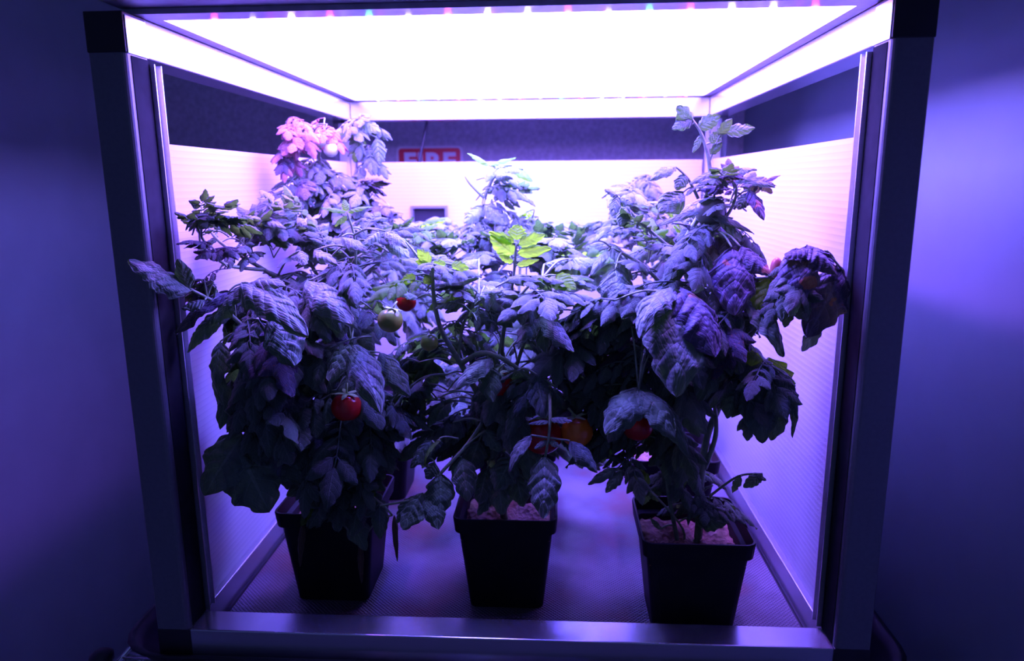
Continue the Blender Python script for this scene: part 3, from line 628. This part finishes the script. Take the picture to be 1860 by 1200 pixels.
tomato(FL, 709, 581, .045, 24, 'green', 'green tomato hanging at the middle of the foliage'); tomato(FL, 630, 738, .06, 30, 'red'); tomato(FL, 738, 548, .13, 19, 'red')
close(FL)
# === front centre
FC = make_plant('FC', -.005, .178, 'front centre tomato plant with a yellow-green shoot and a trailing stem')
branch(FC, [(915, 935, .178), (905, 830, .17), (885, 750, .15), (838, 662, .12), (802, 600, .10), (788, 540, .10), (786, 485, .10)], .0062, .0022)
branch(FC, [(838, 660, .12), (870, 642, .10), (900, 645, .09), (935, 665, .09), (965, 688, .09)], .0038, .002)
branch(FC, [(832, 650, .12), (838, 605, .12), (850, 570, .12), (870, 555, .12)], .0024, .0014)
branch(FC, [(905, 830, .17), (935, 700, .17), (912, 640, .15), (920, 575, .13), (933, 500, .12), (938, 440, .12)], .0045, .0013)
branch(FC, [(925, 562, .13), (960, 520, .14), (985, 505, .14)], .0022, .0013)
branch(FC, [(905, 645, .10), (910, 615, .10), (903, 600, .1)], .0016, .0012)
branch(FC, [(890, 745, .13), (850, 805, .09), (800, 860, .07), (775, 895, .06), (745, 908, .055), (690, 918, .055)], .0028, .0014)
branch(FC, [(832, 796, .08), (800, 795, .07), (780, 830, .06)], .0013, .001); branch(FC, [(845, 810, .085), (870, 790, .09), (885, 780, .1)], .0013, .001)
branch(FC, [(935, 700, .17), (990, 700, .1), (999, 740, .05), (997, 790, .035), (990, 830, .03)], .0026, .0016)
branch(FC, [(997, 795, .035), (965, 790, .035)], .0015, .0012); branch(FC, [(997, 795, .035), (1035, 800, .035)], .0015, .0012)
branch(FC, [(930, 690, .17), (960, 600, .12), (980, 570, .08)], .003, .0016)
branch(FC, [(935, 700, .17), (1040, 620, .14), (1060, 540, .12)], .003, .0016)
fill(FC, 800, 520, 70, 35, .12, .04, 10, .075, 'mid', ['leaf', 'leaf_young', 'leaf_pale'])
fill(FC, 900, 540, 90, 30, .15, .04, 14, .08, 'mid', ['leaf_pale', 'leaf'])
fill(FC, 1000, 540, 60, 30, .14, .05, 10, .09, 'mid', ['leaf_pale', 'leaf'])
fill(FC, 900, 600, 110, 45, .17, .04, 14, .10, 'droop', 'leaf')
fill(FC, 780, 680, 60, 80, .17, .05, 14, .10, 'droop', 'leaf'); fill(FC, 960, 720, 100, 80, .15, .05, 24, .11, 'droop', 'leaf')
fill(FC, 880, 800, 90, 60, .17, .04, 18, .11, 'droop', 'leaf'); fill(FC, 930, 860, 70, 30, .14, .03, 8, .09, 'droop', 'leaf'); fill(FC, 1050, 650, 50, 60, .14, .05, 12, .11, 'droop', 'leaf')
H = lambda *a, **k: hero(FC, *a, **k)
Yg = dict(mk='leaf_young', bulge=.06, fold=.15, crinkle=.05, lobe=.3, tipcurl=0)
F_ = (0, -1, .12)
H((938, 436, .12), (941, 407, .125), 38, F_, **Yg)
for b, t, w_ in (((934, 440, .12), (887, 421, .115), 22), ((933, 462, .12), (890, 427, .115), 38), ((932, 476, .12), (906, 464, .115), 15), ((942, 444, .12), (990, 425, .115), 27), ((940, 460, .12), (1003, 451, .11), 26), ((939, 481, .12), (980, 471, .11), 14), ((782, 478, .1), (758, 452, .095), 26), ((780, 480, .1), (754, 474, .095), 16), ((786, 480, .1), (810, 478, .095), 20), ((785, 500, .1), (770, 515, .095), 22), ((820, 480, .11), (852, 488, .1), 24), ((755, 500, .1), (728, 513, .095), 22), ((1010, 500, .14), (1046, 525, .12), 34), ((870, 555, .12), (935, 540, .1), 18), ((868, 560, .12), (850, 575, .11), 16)):
    H(b, t, w_, F_, **Yg)
H((975, 578, .08), (940, 622, .05), 50, (-.3, -.7, .7), label='bright drooping leaflet'); H((980, 574, .08), (1042, 640, .04), 56, (.3, -.65, .7), .2, .5, label='bright lobed drooping leaf'); H((985, 590, .08), (990, 640, .07), 40)
H((895, 650, .09), (828, 706, .04), 56, (-.2, -.65, .75), .24, .5, label='crumpled drooping leaf over the stem'); H((885, 660, .09), (895, 730, .06), 60, (.1, -.8, .5))
H((1060, 545, .12), (1048, 590, .09), 46, (-.1, -.7, .7)); H((1075, 545, .12), (1090, 595, .08), 46, (.1, -.7, .7)); H((905, 600, .1), (870, 560, .09), 40, (0, -.6, .8)); H((965, 688, .09), (968, 705, .08), 26)
H((972, 680, .09), (990, 760, .05), 60, (.1, -.8, .5), .15, .4); H((965, 700, .09), (930, 760, .07), 40, (-.3, -.7, .5)); H((950, 720, .09), (920, 800, .07), 45)
H((965, 790, .035), (925, 862, .015), 36, (-.5, -.6, .6), .35, .3); H((1035, 800, .035), (1085, 858, .01), 50, (.35, -.6, .75), .25, .5); H((990, 828, .03), (987, 942, -.01), 78, (0, -.8, .6), .16, .35, label='hanging terminal leaflet, bright at its base')
H((998, 765, .04), (960, 770, .03), 16, (0, -.4, .9)); H((1000, 760, .04), (1040, 765, .03), 24, (0, -.4, .9)); H((994, 800, .035), (970, 815, .025), 16); H((997, 800, .035), (1018, 812, .025), 16)
H((838, 830, .085), (850, 910, .05), 62, (.1, -.8, .5), .15, .35); H((800, 860, .07), (800, 935, .04), 72, (.2, -.7, .5), .15, .4); H((768, 895, .06), (732, 962, .03), 72, (-.4, -.8, .3), .2, .3); H((780, 895, .06), (797, 962, .03), 60, (.3, -.7, .4), .3, .4)
H((745, 905, .055), (720, 950, .05), 40, (-.3, -.8, .3)); H((790, 840, .06), (775, 870, .05), 40); H((800, 800, .065), (772, 850, .05), 16, (-.5, -.3, .8), .4, .2, mk='leaf_young'); H((785, 800, .07), (745, 850, .06), 40)
H((880, 780, .1), (910, 820, .09), 40)
for b, t, w_ in (((885, 850, .13), (870, 915, .10), 60), ((905, 860, .13), (912, 935, .10), 66), ((935, 850, .13), (950, 920, .10), 62), ((890, 900, .12), (868, 935, .10), 30), ((930, 830, .12), (900, 890, .09), 70), ((955, 800, .13), (970, 880, .11), 60), ((870, 800, .13), (850, 860, .11), 60)):
    H(b, t, w_, (0, -.85, .5))
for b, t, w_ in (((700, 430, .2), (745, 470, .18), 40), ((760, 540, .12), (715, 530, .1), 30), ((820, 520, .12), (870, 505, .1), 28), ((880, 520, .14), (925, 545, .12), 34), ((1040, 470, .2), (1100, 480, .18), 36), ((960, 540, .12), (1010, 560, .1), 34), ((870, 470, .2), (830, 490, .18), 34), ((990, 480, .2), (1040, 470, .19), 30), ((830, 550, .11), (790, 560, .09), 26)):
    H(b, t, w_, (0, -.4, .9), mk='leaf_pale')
tomato(FC, 780, 622, .10, 17, 'green'); tomato(FC, 1048, 783, .10, 31, 'orange', 'orange ripening tomato'); tomato(FC, 985, 790, .10, 38, 'red'); tomato(FC, 905, 700, .12, 30, 'red')
close(FC)
# === front right
FR = make_plant('FR', .25, .122, 'tomato plant in the front right pot, its top sprig reaching the upper beam')
branch(FR, [(1268, 975, .13), (1272, 880, .13), (1285, 790, .13), (1312, 710, .13), (1290, 610, .14), (1215, 530, .15), (1165, 480, .15), (1110, 450, .15)], .0066, .002)
branch(FR, [(1280, 850, .13), (1300, 790, .12), (1298, 735, .12)], .004, .0025)
branch(FR, [(1230, 980, .12), (1215, 900, .12), (1200, 800, .12), (1190, 720, .12)], .0035, .0022)
branch(FR, [(1290, 610, .14), (1240, 470, .15), (1270, 390, .16), (1288, 340, .16), (1288, 295, .16), (1275, 245, .16), (1256, 215, .16)], .0045, .0014)
branch(FR, [(1268, 360, .16), (1250, 325, .15), (1228, 303, .15)], .0022, .0013); branch(FR, [(1288, 295, .16), (1305, 250, .16), (1320, 235, .16)], .0015, .0011)
branch(FR, [(1240, 470, .15), (1290, 430, .14), (1330, 375, .14), (1335, 335, .14), (1300, 310, .14)], .003, .0013); branch(FR, [(1333, 380, .14), (1362, 345, .13)], .0016, .0012)
branch(FR, [(1300, 690, .13), (1370, 600, .09), (1440, 500, .06), (1500, 455, .05)], .004, .0018)
branch(FR, [(1300, 740, .13), (1360, 690, .08), (1400, 665, .06)], .003, .0016)
branch(FR, [(1215, 530, .15), (1240, 520, .10), (1225, 535, .06)], .003, .002)
branch(FR, [(1195, 780, .12), (1175, 740, .07), (1160, 708, .06)], .003, .0018)
branch(FR, [(1240, 960, .12), (1180, 890, .08), (1120, 850, .06)], .0018, .0012); branch(FR, [(1290, 900, .12), (1340, 865, .09), (1385, 860, .08)], .002, .0012)
branch(FR, [(1240, 470, .15), (1160, 400, .16), (1135, 370, .16), (1118, 352, .15)], .0026, .001)
mixr = ['leaf', 'leaf', 'leaf_purple']
fill(FR, 1325, 350, 50, 32, .14, .03, 8, .06, 'mid', ['leaf', 'leaf_purple', 'leaf_pale']); fill(FR, 1330, 335, 45, 25, .14, .03, 4, .055, 'up', ['leaf', 'leaf_purple'])
fill(FR, 1300, 435, 60, 35, .14, .04, 9, .09, 'droop', ['leaf', 'leaf_purple'])
fill(FR, 1150, 460, 60, 40, .16, .04, 7, .075, 'mid', ['leaf', 'leaf_pale']); fill(FR, 1180, 420, 50, 30, .16, .04, 5, .06, 'up', ['leaf', 'leaf_young'])
fill(FR, 1120, 550, 70, 50, .13, .04, 14, .10, 'droop', 'leaf'); fill(FR, 1230, 560, 80, 70, .12, .05, 22, .11, 'droop', mixr)
fill(FR, 1340, 560, 60, 60, .10, .04, 12, .10, 'droop', mixr); fill(FR, 1440, 520, 60, 45, .07, .03, 9, .085, 'droop', mixr)
fill(FR, 1170, 680, 90, 60, .13, .04, 18, .11, 'droop', 'leaf'); fill(FR, 1310, 660, 60, 40, .12, .04, 12, .10, 'droop', 'leaf')
fill(FR, 1385, 710, 40, 50, .07, .03, 9, .085, 'droop', 'leaf'); fill(FR, 1180, 790, 80, 40, .13, .03, 12, .10, 'droop', 'leaf')
fill(FR, 1240, 880, 60, 40, .13, .03, 8, .08, 'droop', 'leaf'); fill(FR, 1120, 860, 40, 25, .07, .02, 3, .065, 'droop', 'leaf'); fill(FR, 1290, 930, 40, 25, .11, .02, 4, .065, 'droop', 'leaf')
H = lambda *a, **k: hero(FR, *a, **k)
G = dict(mk='leaf', bulge=.08, fold=.2, crinkle=.05, lobe=.3, tipcurl=0)
for b, t, w_ in (((1256, 226, .16), (1230, 192, .15), 36), ((1258, 215, .16), (1221, 234, .15), 28), ((1268, 232, .16), (1309, 210, .15), 30), ((1275, 245, .16), (1258, 278, .155), 14), ((1318, 240, .16), (1372, 232, .15), 26), ((1305, 245, .16), (1330, 215, .15), 22), ((1290, 280, .16), (1312, 257, .15), 18), ((1290, 260, .16), (1310, 240, .16), 26)): H(b, t, w_, F_, **G)
H((1228, 303, .15), (1180, 328, .13), 34, (-.1, -.6, .8), mk='leaf_pale', bulge=.25); H((1245, 315, .15), (1228, 345, .14), 30); H((1240, 350, .15), (1198, 385, .12), 56, (-.2, -1, .3), lobe=.1); H((1300, 312, .14), (1252, 335, .12), 26, (0, -.5, .8)); H((1335, 325, .14), (1408, 340, .11), 26, (.1, -.5, .85)); H((1330, 310, .14), (1375, 308, .12), 28, (0, -.5, .85))
H((1362, 345, .13), (1388, 400, .1), 34, (.2, -.7, .5), mk='leaf_purple'); H((1360, 350, .13), (1340, 380, .12), 30); H((1270, 385, .14), (1192, 412, .11), 22, (0, -.45, .9), mk='leaf_pale'); H((1280, 385, .14), (1370, 425, .11), 26, (.1, -.5, .85)); H((1300, 385, .14), (1350, 440, .11), 30)
H((1120, 355, .15), (1098, 345, .14), 22, (0, -.6, .8)); H((1122, 358, .15), (1112, 392, .13), 26); H((1125, 360, .15), (1150, 372, .14), 24); H((1140, 372, .16), (1125, 410, .14), 34)
H((1105, 455, .15), (1073, 500, .12), 26, (-.3, -.6, .7), mk='leaf_pale'); H((1110, 450, .15), (1150, 510, .12), 30, (.2, -.6, .7)); H((1118, 490, .12), (1122, 566, .08), 84, (0, -.8, .6), .2, .4)
H((1272, 440, .13), (1203, 522, .08), 58, (-.3, -.65, .7), .15, .4); H((1330, 450, .10), (1335, 572, .05), 112, (0, -.75, .6), .18, .4, mk='leaf_purple', label='broad dark purple hanging leaf'); H((1345, 448, .1), (1400, 500, .07), 60, (.3, -.6, .7), mk='leaf_purple')
H((1225, 530, .06), (1228, 722, -.02), 138, (0, -.8, .6), .2, .3, lobe=.2, label='largest hanging crinkled leaf'); H((1235, 522, .07), (1298, 650, .0), 122, (.35, -.65, .65), .3, .45, mk='leaf_purple', label='violet curled leaf'); H((1215, 524, .07), (1162, 615, .0), 80, (-.5, -.6, .6), .34, .4)
H((1350, 540, .09), (1423, 648, .03), 70, (.4, -.6, .6), .3, .4); H((1330, 600, .09), (1345, 680, .06), 70); H((1300, 640, .09), (1270, 730, .06), 70)
H((1165, 706, .06), (1100, 790, .01), 94, (-.25, -.65, .7), .28, .45, label='bright hooded leaflet'); H((1160, 706, .06), (1225, 795, .01), 84, (.25, -.7, .65), .26, .45); H((1190, 720, .06), (1252, 830, .03), 60, (.4, -.7, .4), .2)
H((1462, 448, .05), (1440, 560, .015), 84, (-.1, -.75, .6), .2, .4, mk='leaf_purple'); H((1465, 445, .05), (1520, 500, .02), 76, (.3, -.55, .8), .25, .5, mk='leaf_purple'); H((1470, 450, .05), (1425, 470, .03), 50, (-.3, -.5, .8), mk='leaf_purple')
H((1530, 490, .045), (1465, 612, .015), 96, (0, -.9, .4), .12, .3, mk='leaf_purple', label='dark spotted leaf beside the right post'); H((1520, 480, .05), (1533, 560, .03), 50, (.2, -.8, .4), mk='leaf_purple'); H((1490, 590, .04), (1457, 638, .03), 34, (0, -.8, .6), mk='leaf_pale'); H((1450, 520, .06), (1445, 570, .05), 46, mk='leaf_pale')
H((1395, 500, .08), (1380, 570, .06), 60, (0, -.8, .5), mk='leaf_young'); H((1440, 540, .06), (1425, 595, .05), 34)
H((1400, 660, .07), (1448, 760, .03), 70, (.4, -.7, .4), .3, .5); H((1385, 655, .07), (1345, 640, .07), 40, mk='leaf_young'); H((1395, 650, .085), (1425, 730, .06), 90, (.2, -.8, .4), .1, .2, mk='leaf_young'); H((1375, 690, .06), (1385, 805, .03), 84, (0, -.9, .4), .12, .25); H((1420, 740, .05), (1400, 800, .04), 50); H((1340, 690, .08), (1320, 760, .06), 55)
H((1440, 700, .05), (1440, 795, .04), 34, (.6, -.7, .2)); H((1385, 860, .08), (1350, 885, .07), 30); H((1370, 862, .08), (1392, 872, .07), 16); H((1345, 865, .08), (1330, 895, .08), 20)
H((1130, 855, .06), (1100, 895, .045), 30); H((1180, 880, .07), (1150, 850, .07), 36, mk='leaf_young'); H((1120, 850, .06), (1068, 880, .05), 26)
H((1200, 960, .11), (1180, 940, .1), 14); H((1260, 940, .11), (1320, 950, .09), 50, (.1, -.7, .6)); H((1090, 700, .12), (1040, 720, .1), 36)
tomato(FR, 1291, 384, .15, 28, 'dark', 'dark green tomato high in the foliage'); tomato(FR, 1158, 772, .08, 30, 'red'); tomato(FR, 1410, 490, .07, 11, 'bud', 'reddish unripe fruit bud', 2.2)
close(FR)
print('leaves', {p['key']: p['n'] for p in (BL, BC, BR, ML, MC, MR, FL, FC, FR)})
